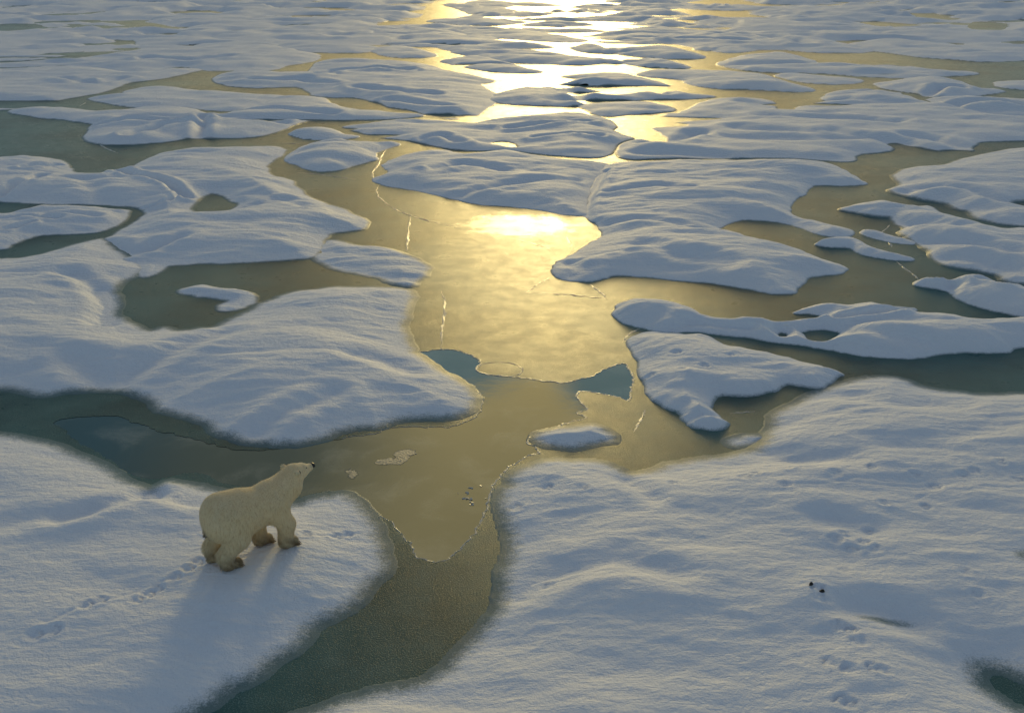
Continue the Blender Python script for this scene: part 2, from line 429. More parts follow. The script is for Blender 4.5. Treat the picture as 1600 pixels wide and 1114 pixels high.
floe('rounded snow island at the head of the golden channel', .45, 1.6, .8, .25,
 [(455,246),(465,236),(477,228),(500,221),(530,219),(560,222),(590,223),(615,224),(600,232),(580,240),(575,250),(545,258),(520,266),(500,267),(475,259),(460,253)], name='snow_islet')
floe('tiny oval snow island ringed by bright golden ice', .35, 1.0, .7, .15,
 [(463,209),(475,204),(500,203),(520,206),(535,212),(548,215),(530,217),(500,217),(475,214)], name='snow_islet')
floe('large snow floe directly behind the brightest sun glint on the channel', .45, 1.7, .85, .22,
 [(588,280),(610,270),(605,260),(612,250),(630,243),(660,235),(690,233),(715,238),(740,241),(770,238),(800,238),(830,243),(870,248),(910,252),(944,255),(938,270),(925,281),(916,300),
  (910,318),(911,335),(890,335),(850,328),(800,322),(750,318),(700,308),(660,300),(620,292),(600,288)],
 creases=[(.08,.3,[(680,268),(720,258),(760,262),(790,270)]),(.07,.3,[(720,300),(780,292),(840,285),(900,280)])])
floe('big smooth snow floe right of the sun glint, notched by a golden bay', .48, 2.0, .75, .25,
 [(946,258),(975,252),(1010,253),(1060,251),(1115,252),(1160,250),(1200,249),(1250,250),(1290,253),(1320,265),(1344,280),(1350,288),(1320,290),(1275,290),(1260,298),(1253,306),(1244,313),(1236,320),
  (1232,330),(1245,340),(1270,345),(1300,352),(1330,361),(1322,369),(1300,370),(1270,363),(1240,352),(1215,347),(1190,345),(1165,343),(1148,347),(1130,352),(1120,356),(1140,362),(1170,370),(1200,378),(1240,388),(1270,400),
  (1300,412),(1318,420),(1308,428),(1285,430),(1265,434),(1250,442),(1240,455),(1225,459),(1200,458),(1160,450),(1110,443),(1060,438),(1000,433),(960,431),(940,435),(920,440),(890,437),(870,430),(862,420),
  (875,411),(890,404),(905,394),(925,380),(940,368),(937,356),(925,345),(913,334),(913,315),(919,298),(929,283),(938,272)],
 creases=[(.09,.2,[(945,262),(935,278),(922,300),(913,330)]),(.08,.35,[(935,345),(1000,345),(1060,352),(1110,358)]),(.06,.3,[(960,300),(1020,295),(1080,300)]),(.07,.3,[(890,425),(905,415),(890,405)]),
   (.06,.4,[(1010,385),(1060,400),(1140,410)])])
floe('vast snow floe stretching right beyond the golden zigzag of ice', .5, 2.5, .8, .35,
 [(1016,190),(1022,186),(1035,179),(1065,178),(1085,170),(1105,160),(1125,155),(1160,153),(1198,158),(1208,171),(1245,173),(1257,166),(1300,158),(1310,150),(1340,145),(1385,143),(1410,149),(1435,158),(1480,166),(1530,176),
  (1600,184),(1850,195),(1850,215),(1600,219),(1530,221),(1510,228),(1505,236),(1480,236),(1440,230),(1410,224),(1385,222),(1372,226),(1385,233),(1360,238),(1325,243),(1322,251),(1290,250),(1250,247),(1200,246),(1150,247),
  (1100,247),(1050,246),(1000,248),(976,246),(976,235),(985,225),(1005,222),(1030,226),(1052,222),(1045,213),(1030,204),(1020,196)],
 creases=[(.14,.5,[(1010,222),(1060,216),(1090,208)]),(.12,.5,[(1300,205),(1360,214),(1410,222)]),(.1,.5,[(1420,212),(1460,216),(1500,226)]),(.1,.6,[(1150,200),(1250,205),(1330,215)]),(.1,.6,[(1200,180),(1300,185),(1400,192)]),(.12,.5,[(1000,236),(1060,236),(1120,240)])])
floe('hazy snow floe cut by the right edge above the lens-shaped drift', .42, 1.8, .85, .5,
 [(1405,303),(1400,297),(1415,288),(1405,277),(1420,266),(1440,261),(1480,258),(1510,249),(1550,239),(1600,232),(1850,222),(1850,362),(1600,352),(1560,348),(1530,340),(1522,331),(1500,326),(1480,318),(1440,312)],
 creases=[(.1,.4,[(1420,296),(1470,292),(1520,300),(1560,312)])], holes=[[(1572,318),(1600,314),(1640,316),(1640,326),(1600,327)]])
floe('long streaked snow floe on the right, starting in a blue shaded snout', .5, 1.7, .8, .35,
 [(1315,326),(1335,320),(1370,316),(1395,317),(1420,322),(1450,321),(1470,332),(1500,340),(1540,352),(1570,358),(1600,360),(1850,372),(1850,455),(1600,445),(1575,440),(1555,430),(1530,425),(1500,420),(1475,412),(1460,404),
  (1453,395),(1440,385),(1420,375),(1410,366),(1415,358),(1400,348),(1393,341),(1360,338),(1330,332)],
 creases=[(.1,.4,[(1380,335),(1430,345),(1490,355)]),(.1,.4,[(1440,370),(1500,378),(1580,395)]),(.08,.4,[(1460,395),(1530,402),(1600,420)])])
floe('stubby snow floe entering from the right edge above the long holed bar', .5, 1.2, .65, .15,
 [(1431,443),(1440,436),(1470,438),(1485,438),(1495,432),(1510,430),(1540,432),(1560,440),(1575,449),(1600,453),(1850,480),(1850,520),(1600,497),(1560,489),(1520,478),(1490,465),(1475,454),(1450,450),(1435,448)],
 creases=[(.12,.2,[(1468,452),(1478,445),(1490,440)]),(.1,.15,[(1530,440),(1570,450)])])
floe('long snow bar with two small melt holes, running to the right edge', .42, 1.0, .65, .13,
 [(960,482),(965,474),(985,470),(1020,473),(1050,476),(1080,485),(1110,497),(1150,500),(1190,502),(1220,503),(1245,499),(1290,496),(1262,492),(1240,490),(1250,481),(1280,474),(1330,472),(1360,470),(1390,476),(1420,480),(1428,484),
  (1412,488),(1440,489),(1470,492),(1500,496),(1530,502),(1560,501),(1600,500),(1850,500),(1850,538),(1600,543),(1570,550),(1530,552),(1480,553),(1440,560),(1400,561),(1350,557),(1300,548),(1260,540),(1200,533),(1140,525),
  (1080,520),(1030,518),(1000,512),(975,503),(962,493)],
 holes=[[(1250,521),(1262,517),(1290,517),(1312,521),(1302,528),(1287,536),(1268,533)],[(1212,524),(1220,521),(1231,523),(1224,527)]],
 creases=[(.1,.22,[(1050,512),(1080,500),(1120,504),(1170,508)]),(.14,.16,[(1310,494),(1350,494),(1400,489)]),(.06,.25,[(1340,520),(1400,530),(1450,535)])])
floe('hook-shaped snow island beside the blue water triangle', .36, 1.0, .75, .14,
 [(984,530),(1000,521),(1020,518),(1060,521),(1100,525),(1130,538),(1165,547),(1210,556),(1250,565),(1290,575),(1313,583),(1300,592),(1282,607),(1262,606),(1235,603),(1210,612),(1180,617),(1150,618),(1125,618),(1112,627),
  (1112,640),(1125,650),(1133,660),(1126,671),(1105,673),(1080,668),(1066,656),(1060,646),(1040,638),(1015,620),(1005,605),(1003,590),(995,570),(990,550),(980,540)],
 creases=[(.08,.15,[(1060,650),(1090,645),(1115,645)]),(.05,.15,[(1075,660),(1100,657),(1125,665)]),(.04,.3,[(1010,600),(1060,605),(1110,605)])], id='Q')
floe('small snow island touching the edge of the open water', .22, .8, 1.3, .34,
 [(832,684),(845,675),(880,668),(920,665),(945,672),(962,685),(958,692),(930,695),(890,700),(855,697),(838,691)], name='snow_islet')
floe('faint little snow patch tucked beside the huge foreground floe', .12, .5, 1.2, .32,
 [(1138,690),(1150,682),(1175,680),(1194,685),(1190,693),(1165,697),(1145,696)], name='snow_islet')
floe('slender snow spit, lower of two in the green bay on the right', .22, .6, .7, .15,
 [(1280,381),(1310,374),(1332,374),(1360,385),(1390,395),(1424,404),(1400,406),(1370,402),(1345,396),(1330,388),(1300,386)], name='snow_islet')
floe('thinnest snow sliver in the green bay, above the longer spit', .13, .4, .7, .12,
 [(1348,363),(1370,365),(1400,372),(1426,378),(1420,381),(1390,377),(1360,370)], name='snow_islet')
# ---- farther off
floe('lumpy snow floe with a rounded blue prow facing the teal pond', .55, 2.0, .75, .3,
 [(25,172),(60,168),(110,170),(150,174),(200,172),(245,169),(285,168),(315,177),(340,181),(372,177),(397,171),(420,160),(440,152),(490,152),(505,158),(520,165),(545,170),(575,174),(610,176),(642,179),(650,182),(600,186),(530,187),
  (482,188),(455,195),(430,203),(400,213),(340,215),(290,216),(250,222),(200,225),(162,223),(143,217),(148,209),(154,200),(150,193),(110,187),(70,183),(35,178)],
 creases=[(.2,.3,[(150,195),(200,192),(260,193),(310,188)]),(.2,.3,[(200,214),(225,207),(260,198),(310,195)]),(.18,.3,[(315,180),(318,195),(310,210)]),(.14,.4,[(330,190),(380,186),(440,190)]),(.12,.4,[(380,172),(440,172),(520,178)])])
floe('pale snow floe behind the blue prow, along the far bend of the pond', .4, 1.8, .8, .4,
 [(152,155),(175,150),(205,147),(212,140),(245,138),(290,141),(310,144),(350,146),(400,149),(436,151),(418,159),(395,167),(370,172),(340,172),(300,167),(260,168),(220,167),(185,162)])
floe('wide snow floe at left edge bordering the upper arm of the teal pond', .5, 2.5, .9, .5,
 [(-200,110),(0,108),(60,105),(110,104),(140,107),(200,113),(260,109),(300,108),(296,112),(270,118),(240,124),(210,127),(190,130),(170,137),(150,144),(120,150),(90,155),(50,163),(25,169),(0,171),(-200,175)],
 creases=[(.15,.5,[(100,125),(150,130),(190,122)])])
floe('low far snow floe behind the greenish pond strip on the upper left', .55, 3.0, .9, .4,
 [(-150,100),(0,99),(60,97),(115,93),(160,87),(205,80),(240,78),(290,77),(340,70),(400,67),(440,73),(460,80),(482,85),(480,95),(460,99),(430,104),(415,109),(395,111),(370,109),(340,110),(310,105),(280,104),(250,107),(210,112),(150,106),(100,102),(0,105),(-150,108)],
 creases=[(.2,.6,[(230,92),(300,96),(360,90)])])
floe('broad far snow floe above the tiny golden-ringed island', .55, 2.6, .75, .35,
 [(342,125),(355,115),(380,112),(420,112),(450,113),(488,112),(496,103),(502,97),(520,93),(560,92),(600,95),(640,98),(670,103),(690,110),(720,115),(750,122),(765,128),(742,133),(755,142),(770,150),(768,160),(750,170),
  (732,182),(710,185),(680,180),(650,172),(620,167),(600,160),(560,152),(530,152),(502,150),(490,141),(470,136),(440,136),(400,137),(370,135),(350,130)],
 creases=[(.2,.4,[(490,120),(530,112),(590,108),(640,112)]),(.16,.5,[(560,140),(620,145),(680,150)]),(.16,.4,[(610,155),(640,160),(700,168)]),(.14,.5,[(400,125),(470,125),(520,132)])])
floe('far snow floe with a brown melt slot, above the big floe of the glint', .5, 1.8, .75, .3,
 [(546,198),(570,195),(610,190),(650,188),(700,190),(735,194),(760,190),(800,185),(850,180),(900,178),(930,182),(945,188),(952,196),(950,204),(960,210),(980,216),(962,222),(945,235),(938,242),(920,245),(880,243),(850,241),
  (810,236),(780,234),(740,235),(700,230),(660,222),(630,218),(600,215),(580,210),(560,204)],
 holes=[[(755,224),(780,220),(805,222),(823,231),(800,233),(775,228)]],
 creases=[(.15,.3,[(665,215),(690,212),(720,222)]),(.18,.3,[(800,200),(860,196),(920,192)]),(.15,.3,[(840,215),(890,212),(935,216)])])
floe('far snow floe below the white-hot pool of sunlit ice', .55, 2.2, .75, .35,
 [(775,153),(790,146),(820,138),(860,134),(895,130),(910,124),(890,118),(930,115),(970,117),(1000,122),(1025,130),(1045,136),(1048,142),(1075,147),(1105,150),(1080,154),(1030,154),(980,157),(940,160),(915,163),(880,165),(830,164),(790,161)],
 creases=[(.2,.5,[(880,138),(900,148),(920,158)]),(.16,.5,[(930,130),(980,140),(1040,146)])])
floe('slim snow floe stranded between two golden arms of ice', .35, 1.5, .7, .3,
 [(917,165),(950,162),(1000,160),(1022,164),(1040,172),(1020,176),(980,178),(950,181),(935,175)])
floe('long dark-sided snow floe right of the white-hot pool', .6, 2.0, .65, .25,
 [(1012,114),(1030,110),(1080,110),(1140,112),(1180,115),(1200,122),(1230,130),(1257,141),(1230,142),(1180,139),(1130,138),(1100,134),(1082,130),(1087,127),(1050,122),(1020,120)])
floe('lens-shaped snow floe left of the white-hot pool', .6, 1.8, .65, .25, [(705,94),(740,89),(780,96),(805,105),(832,113),(800,113),(760,109),(725,102)])
floe('long snow ridge just above the white-hot pool', .65, 2.2, .7, .25,
 [(720,82),(760,79),(800,77),(830,77),(860,82),(890,88),(930,92),(962,96),(940,98),(900,101),(850,99),(800,97),(760,90)])
floe('knobbly snow ridge over the bright winding channel', .7, 2.0, .65, .25,
 [(902,76),(915,71),(935,74),(950,79),(970,77),(1000,74),(1040,73),(1065,78),(1085,88),(1070,92),(1020,90),(980,85),(960,81),(930,82)])
floe('pyramid-like little snow floe standing in the white-hot pool', .8, 2.0, .75, .25, [(980,98),(1000,92),(1015,90),(1035,93),(1062,104),(1040,105),(1010,103)], name='snow_islet')
floe('far snow floe on the right, under a slit of pale gold ice', .6, 2.5, .75, .35,
 [(1137,99),(1155,91),(1185,84),(1220,83),(1250,91),(1275,100),(1310,101),(1350,102),(1400,102),(1450,108),(1512,115),(1450,119),(1400,121),(1350,119),(1300,115),(1250,113),(1200,112),(1160,108),(1140,104)])
floe('wide far snow floe filling the upper centre right', .7, 3.5, .8, .4,
 [(912,62),(935,54),(980,46),(1020,41),(1060,43),(1085,44),(1130,44),(1200,46),(1260,55),(1300,65),(1350,75),(1340,82),(1280,82),(1230,78),(1180,78),(1140,82),(1110,78),(1070,70),(1030,68),(980,69),(940,66)],
 creases=[(.25,.8,[(1000,58),(1080,62),(1160,66)]),(.25,.8,[(1120,54),(1200,60),(1260,70)])])
floe('blue lens-shaped snow floe right of the forked bright channel', .6, 2.2, .75, .3,
 [(1378,133),(1400,127),(1440,123),(1480,124),(1500,131),(1522,138),(1552,141),(1530,147),(1500,150),(1470,152),(1440,146),(1400,140)], creases=[(.2,.4,[(1450,146),(1470,138),(1500,138)])])
floe('far snow floe by the right edge below the pale teal pond', .6, 2.2, .75, .3,
 [(1462,156),(1480,150),(1510,149),(1560,154),(1600,157),(1850,168),(1850,190),(1600,183),(1550,178),(1510,172),(1485,165)], creases=[(.25,.5,[(1480,164),(1530,160),(1600,168)])])
floe('scrap of grey snow beside the forked bright channel', .3, 1.4, .75, .3, [(1226,119),(1250,117),(1300,121),(1332,125),(1320,130),(1280,130),(1245,125)], name='snow_islet')
floe('snow islet cradled by the crescent of bright ice', .4, 1.6, .75, .3, [(1298,156),(1310,147),(1330,142),(1372,142),(1395,147),(1372,153),(1330,158)], name='snow_islet')
floe('far snow floe at the right edge above the pale teal pond', .6, 3.0, .75, .4,
 [(1330,70),(1380,63),(1450,66),(1500,72),(1530,80),(1600,84),(1850,84),(1850,97),(1600,94),(1540,96),(1500,93),(1440,89),(1400,83),(1350,78)])
floe('far snow sliver at the right edge beside the pale teal pond', .45, 2.0, .75, .3, [(1572,131),(1600,127),(1800,124),(1800,142),(1600,139)])
floe('distant snow floe left of the golden river near the top', .7, 3.5, .8, .4,
 [(330,58),(390,50),(430,45),(480,42),(520,44),(560,42),(600,41),(640,42),(690,47),(718,54),(700,60),(650,61),(612,63),(580,68),(560,67),(520,66),(470,65),(430,64),(380,64)], holes=[[(512,53),(540,50),(562,54),(540,57),(518,57)]])
floe('distant flat snow floe under the crooked golden ribbon', .55, 3.0, .75, .35, [(440,74),(470,69),(520,70),(570,72),(588,77),(560,82),(520,82),(478,81)])
floe('distant snow mound enclosed by the golden ribbon', .5, 2.0, .75, .3, [(588,77),(620,72),(650,78),(668,88),(645,90),(615,88)], name='snow_islet')
floe('distant dark-edged snow floe over the golden fork', .65, 3.0, .75, .3, [(610,70),(640,65),(700,62),(760,63),(820,68),(852,75),(800,76),(750,77),(718,80),(690,74),(650,73)])
floe('distant snow floe touching the top of the golden fork', .6, 3.0, .75, .3, [(686,46),(740,42),(790,45),(840,51),(880,58),(905,62),(890,66),(840,64),(800,61),(760,59),(735,54)])
floe('distant dark low snow bar in the golden river', .7, 2.5, .7, .3, [(678,34),(700,29),(750,28),(795,30),(812,36),(770,40),(720,39)])
floe('distant snow floe left of the dark glazed pond near the top left', .6, 3.0, .8, .4,
 [(-150,78),(0,76),(50,72),(110,68),(118,74),(112,84),(80,89),(50,93),(0,95),(-150,97)])
floe('distant snow floe above the greenish pond strip, upper left', .6, 3.2, .8, .4,
 [(80,57),(140,50),(200,50),(260,54),(320,60),(380,66),(340,69),(290,75),(240,77),(226,72),(226,64),(180,62),(140,60)])
for lab, hh, pts in (('ragged snow floe right of the gold river at the very top',.8,[(700,8),(720,5),(750,3),(790,2),(802,8),(782,14),(800,18),(770,22),(745,24),(735,19),(720,14)]),
   ('slim snow streak above the knobbed hummock in the glare',.5,[(788,6),(830,4),(872,8),(840,10),(800,9)]),
   ('snow streak right of the white glare at the very top',.7,[(898,10),(925,6),(960,8),(990,10),(1042,11),(1020,15),(980,17),(940,16),(910,13)]),
   ('thin snow streak under the top gold strip, right of centre',.7,[(1060,13),(1090,10),(1130,11),(1180,13),(1204,15),(1150,17),(1100,16)]),
   ('far snow floe under the knobbed hummock, right of the glare',.8,[(835,29),(870,26),(905,29),(960,27),(1000,26),(1040,30),(1072,39),(1020,38),(985,35),(940,33),(890,33),(850,32)]),
   ('lens of snow inside the glare below the knobbed hummock',.7,[(828,38),(860,34),(890,35),(916,40),(880,42),(850,42)]),
   ('narrow snow bank over the bright pool of the upper centre',.6,[(800,45),(830,43),(870,45),(920,46),(932,50),(880,51),(840,49)]),
   ('snow floe wedged under the far gold tongue at upper right',.7,[(1092,33),(1120,30),(1160,31),(1202,36),(1190,40),(1140,39),(1110,37)]),
   ('far snow floe right of the gold tongue near the top',.8,[(1178,20),(1215,17),(1265,20),(1330,26),(1400,30),(1340,34),(1280,36),(1230,34),(1205,27)]),
   ('far pale snow floe near the top right, over the thin gold slit',.8,[(1210,42),(1260,38),(1330,40),(1400,46),(1480,50),(1400,56),(1320,56),(1260,50)]),
   ('far snow floe left of the gold river, near the top left',.8,[(240,24),(300,20),(380,22),(450,26),(520,28),(590,28),(580,36),(500,38),(420,40),(340,42),(270,36)])):
    floe(lab, hh, 3.0, .8, .4, pts)
# small hummocks standing out against the glare
for lab, x, y, hw, hh in (('dark snow hummock with a knob, in the far glare near the top',888,17,20,1.1),('low dark hummock right of the knobbed one in the far glare',933,18,9,.6),
   ('dark flat hummock left of the knobbed one in the far glare',825,22,26,.7),('dark hummock beside the far golden strip at upper right',1124,8,12,.9),('small dark snow mound on the pale snow right of centre',1152,67,18,.7),
   ('round snow mound next to the small dark one, right of centre',1116,77,13,.6),('oblong dark mound above the far golden strip',1180,61,24,.7),('low snow mound under the far golden strip',1092,42,14,.6),('long low hummock above the long ridge of the glare',860,37,32,.7)):
    ang = np.linspace(0, 2 * np.pi, 12, endpoint=False)
    r = 1 + .18 * np.sin(3 * ang + x)
    floe(lab, hh, 2.0, .8, .3, [(x + hw * c * k, y + max(2.2, hw * .16) * s * k) for c, s, k in zip(np.cos(ang), np.sin(ang), r)], name='snow_hummock')

# ---- paw prints: pixel, heading (deg), length
PRINTS = dict(A=[(52,990,25),(78,984,25),(132,946,25),(152,938,25),(212,936,25),(228,926,25),(243,918,25),(272,902,25),(292,890,25),(306,880,25),(474,832,25),(522,826,20),(538,820,20)],
 B=[(803,777,20),(852,752,10),(908,760,10),(972,754,20),(1050,752,25),(1160,748,15),(1178,742,15),(1228,735,20),(1225,765,60),(1303,745,25),(1358,732,15),(1380,788,60),(1430,742,70),(1460,758,55),(1447,790,60),(1500,740,20),(1520,736,20),(1560,724,15),(1590,748,60),
  (1360,830,70),(1305,845,70),(1330,860,60),(1365,860,60),(1320,896,80),(1280,930,100),(1285,942,100),(1312,982,100),(1330,990,95),(1342,1008,80),(1300,1040,120),(1318,1050,120),(1330,1055,120),(1365,1050,140),(1382,1056,140),(1318,1102,110),(1330,1108,110),
  (1505,893,40),(1530,926,80),(853,905,20),(1320,838,60),(1350,850,60)],
 Q=[(1055,553,30),(1098,572,40),(1065,580,40),(1015,578,20),(1140,556,20)])
FURROWS = dict(A=[[(70,975),(110,955),(180,932),(260,905),(330,878)],[(455,838),(500,830),(560,815)],[(340,885),(400,866),(445,850)]],
 B=[[(1240,762),(1290,760),(1340,748)],[(1385,790),(1430,778),(1470,758)],[(1090,752),(1160,748)],[(1310,755),(1400,758),(1480,755),(1580,762)]])


def carve(key, X, Y):
    h = np.zeros_like(X); rs = np.random.RandomState(5)
    for x, y, hd in PRINTS.get(key, ()):
        g = unproject(x, y, .25); a = math.radians(hd + rs.uniform(-12, 12)); s = rs.uniform(.68, .92)
        m = (np.abs(X - g[0]) < .5) & (np.abs(Y - g[1]) < .5)
        if not m.any(): continue
        dx = X[m] - g[0]; dy = Y[m] - g[1]
        u = (dx * math.cos(a) + dy * math.sin(a)) / s; v = (-dx * math.sin(a) + dy * math.cos(a)) / s
        dep = np.exp(-((u / .07) ** 2 + (v / .085) ** 2) ** 2) * .022
        for k in range(5):
            b = math.radians(-56 + 28 * k)
            dep += np.exp(-(((u - .14 * math.cos(b)) ** 2 + (v - .125 * math.sin(b)) ** 2) / .025 ** 2)) * .034
        rim = np.exp(-((np.sqrt((u - .03) ** 2 + v ** 2) - .20) / .04) ** 2) * .010
        h[m] += rim - dep
    for f in FURROWS.get(key, ()):
        g = unproject(*np.array(f, float).T, .25); d = seg_dist(X, Y, g[:-1], g[1:])
        h += -np.exp(-(d / .03) ** 2) * .008 + np.exp(-((d - .07) / .03) ** 2) * .004
    return h


BEAR_PX = (392, 866); BEAR_XY = unproject(*BEAR_PX, .28); BEAR_Z = .28


def build_floe(i, f):
    far = min(x_y[1] for x_y in f['pts']) < 215
    H, w, pw, ew = f['H'] * (.6 if far else .8), f['w'] * 1.25, f['pw'] * 1.25, f['ew'] * 1.3
    loops = [smooth_closed(to_ground(f['pts'], H, w), 5)] + [smooth_closed(to_ground(h, H, w, True), 4) for h in f['holes']]
    dist = max(6.0, np.min(np.linalg.norm(loops[0], axis=1)))
    for k, L in enumerate(loops):
        a = 0.06 * min(w, 1.0) * (1 + dist / 45)
        L += np.stack([fbm(L[:, 0], L[:, 1], .7 + dist * .02, 4, .65, 5.0 + i), fbm(L[:, 0], L[:, 1], .7 + dist * .02, 4, .65, 77.0 + i)], -1) * a
    P = loops[0]
    lo = P.min(0) - 1.6; hi = P.max(0) + 1.6
    res = f.get('res') or max(.028, dist * .0019); resy = res * min(3.0, max(1.0, dist / 22))
    nx = int((hi[0] - lo[0]) / res) + 2; ny = int((hi[1] - lo[1]) / resy) + 2
    while nx * ny > 260000:
        res *= 1.15; resy *= 1.15; nx = int((hi[0] - lo[0]) / res) + 2; ny = int((hi[1] - lo[1]) / resy) + 2
    X, Y = np.meshgrid(lo[0] + np.arange(nx) * res, lo[1] + np.arange(ny) * resy)
    x = X.ravel(); y = Y.ravel()
    grow = .30 * ew + .9 * min(1, max(0, (dist - 30) / 60))
    d = signed(x, y, loops) + grow
    if far:      # shallow melt pools break up the far floes
        pool = fbm(x * .38, y, 6.5, 3, .5, 55.0 + 3 * i) + .60
        d = np.where(d > 0, np.minimum(d, pool * 4.0), d)
    t = np.clip(d / w, 0, 1)
    dome = (1 - (1 - t) ** 2) ** max(pw, .85)
    sd = 11.3 * i
    low = fbm(x * .55, y, 3.2 + dist * .02, 3, .5, sd)
    h = H * dome * (1 + .32 * low)
    # wind-worked relief, elongated across the view
    lam = 1.7 + dist * .012; amp = (.043 + .0002 * min(dist, 80)) * lam * (.8 if far else 1) * f.get('relief', 1.0)
    mic = np.zeros_like(x); k = 0
    while lam > 2.2 * res and k < 6:
        n = perlin(x / lam * .42 + sd + 3.7 * k, y / lam - sd)
        mic += amp * (n if k % 2 else ((1.7 * np.abs(n) - .6) if k == 0 else (.6 - 1.6 * np.abs(n))))
        lam *= .5; amp *= .52; k += 1
    fade = np.clip(d / (.35 * w), 0, 1); fade = fade * fade * (3 - 2 * fade)
    h += mic * fade * .8
    for dp, wd, c in f['creases']:
        g = unproject(*np.array(c, float).T, H * .6)
        dd = seg_dist(x, y, g[:-1], g[1:]); L = np.minimum(1, np.clip(d / .4, 0, 1))
        dp = dp * 1.35
        h += (-dp * np.exp(-(dd / wd) ** 2) + .45 * dp * np.exp(-((dd - 2 * wd) / wd) ** 2)) * L
    if f.get('id') == 'A':
        b = np.exp(-(((x - BEAR_XY[0]) ** 2 + (y - BEAR_XY[1]) ** 2) / 1.1 ** 2) ** 2)
        h = h * (1 - b) + (BEAR_Z + .15 * mic) * b
    if f.get('id'):
        h += carve(f['id'], x, y)
    h = np.where(d > 0, np.maximum(h, .001 + .004 * np.clip(d, 0, .2)), np.maximum(d * .6, -.06))
    ew = ew * (1 if dist < 25 else .55)
    cov = np.clip(d / ew + (.3 if f['ew'] < .3 else 0), -.2, 1.2)
    if f['id'] == 'B' if 'id' in f else False:
        g = unproject(1385, 957, .3); q = ((x - g[0] - .5 * (g[1] - y)) / .55) ** 2 + ((y - g[1]) / .16) ** 2
        cov = np.minimum(cov, .35 + .6 * q)
        g = unproject(1605, 862, .3); q = ((x - g[0]) / .25) ** 2 + ((y - g[1]) / .3) ** 2
        cov = np.minimum(cov, .4 + .6 * q)
    ok = (d > -.16 - resy).reshape(ny, nx)
    q = ok[:-1, :-1] & ok[1:, :-1] & ok[:-1, 1:] & ok[1:, 1:]
    idx = np.arange(nx * ny).reshape(ny, nx)
    F = np.stack([idx[:-1, :-1][q], idx[:-1, 1:][q], idx[1:, 1:][q], idx[1:, :-1][q]], -1)
    used = np.unique(F); rm = np.full(nx * ny, -1); rm[used] = np.arange(len(used)); F = rm[F]
    o = mesh_obj(f['name'], np.stack([x[used], y[used], h[used]], -1), F, SNOW)
    attr(o, 'cover', cov[used])
    tag(o, f['label'], {'ice_floe': 'ice floe', 'snow_islet': 'ice floe', 'snow_hummock': 'snow hummock'}[f['name']],
        {'ice_floe': 'snow-covered ice floes', 'snow_islet': 'small snow islands', 'snow_hummock': 'far snow hummocks'}[f['name']])
    return o


for i, f in enumerate(FL): build_floe(i, f)

# ------------------------------------------------------------------ pack ice beyond, too far to count
FARWATER = [[(590,38),(640,33),(665,25),(670,12),(690,2),(725,1),(715,10),(735,18),(725,25),(690,30),(675,36),(640,38),(610,41)], [(740,42),(770,39),(800,40),(800,46),(770,46)],
 [(785,2),(850,-2),(935,0),(925,7),(895,10),(905,19),(965,22),(905,26),(830,23),(780,16)], [(900,36),(950,33),(985,36),(950,41),(910,41)], [(1060,16),(1100,20),(1130,16),(1195,29),(1150,30),(1100,27)],
 [(840,60),(880,52),(930,52),(945,55),(910,60),(880,66)], [(1080,4),(1130,1),(1180,4),(1150,8),(1100,9)], [(0,38),(60,38),(75,44),(60,49),(-60,50)], [(175,37),(230,35),(275,43),(285,48),(240,47)], [(300,23),(350,24),(380,30),(330,31)],
 [(1340,33),(1400,36),(1460,42),(1400,44),(1350,38)], [(1520,34),(1580,38),(1560,50),(1510,46)], [(510,14),(560,16),(575,19),(530,18)]]


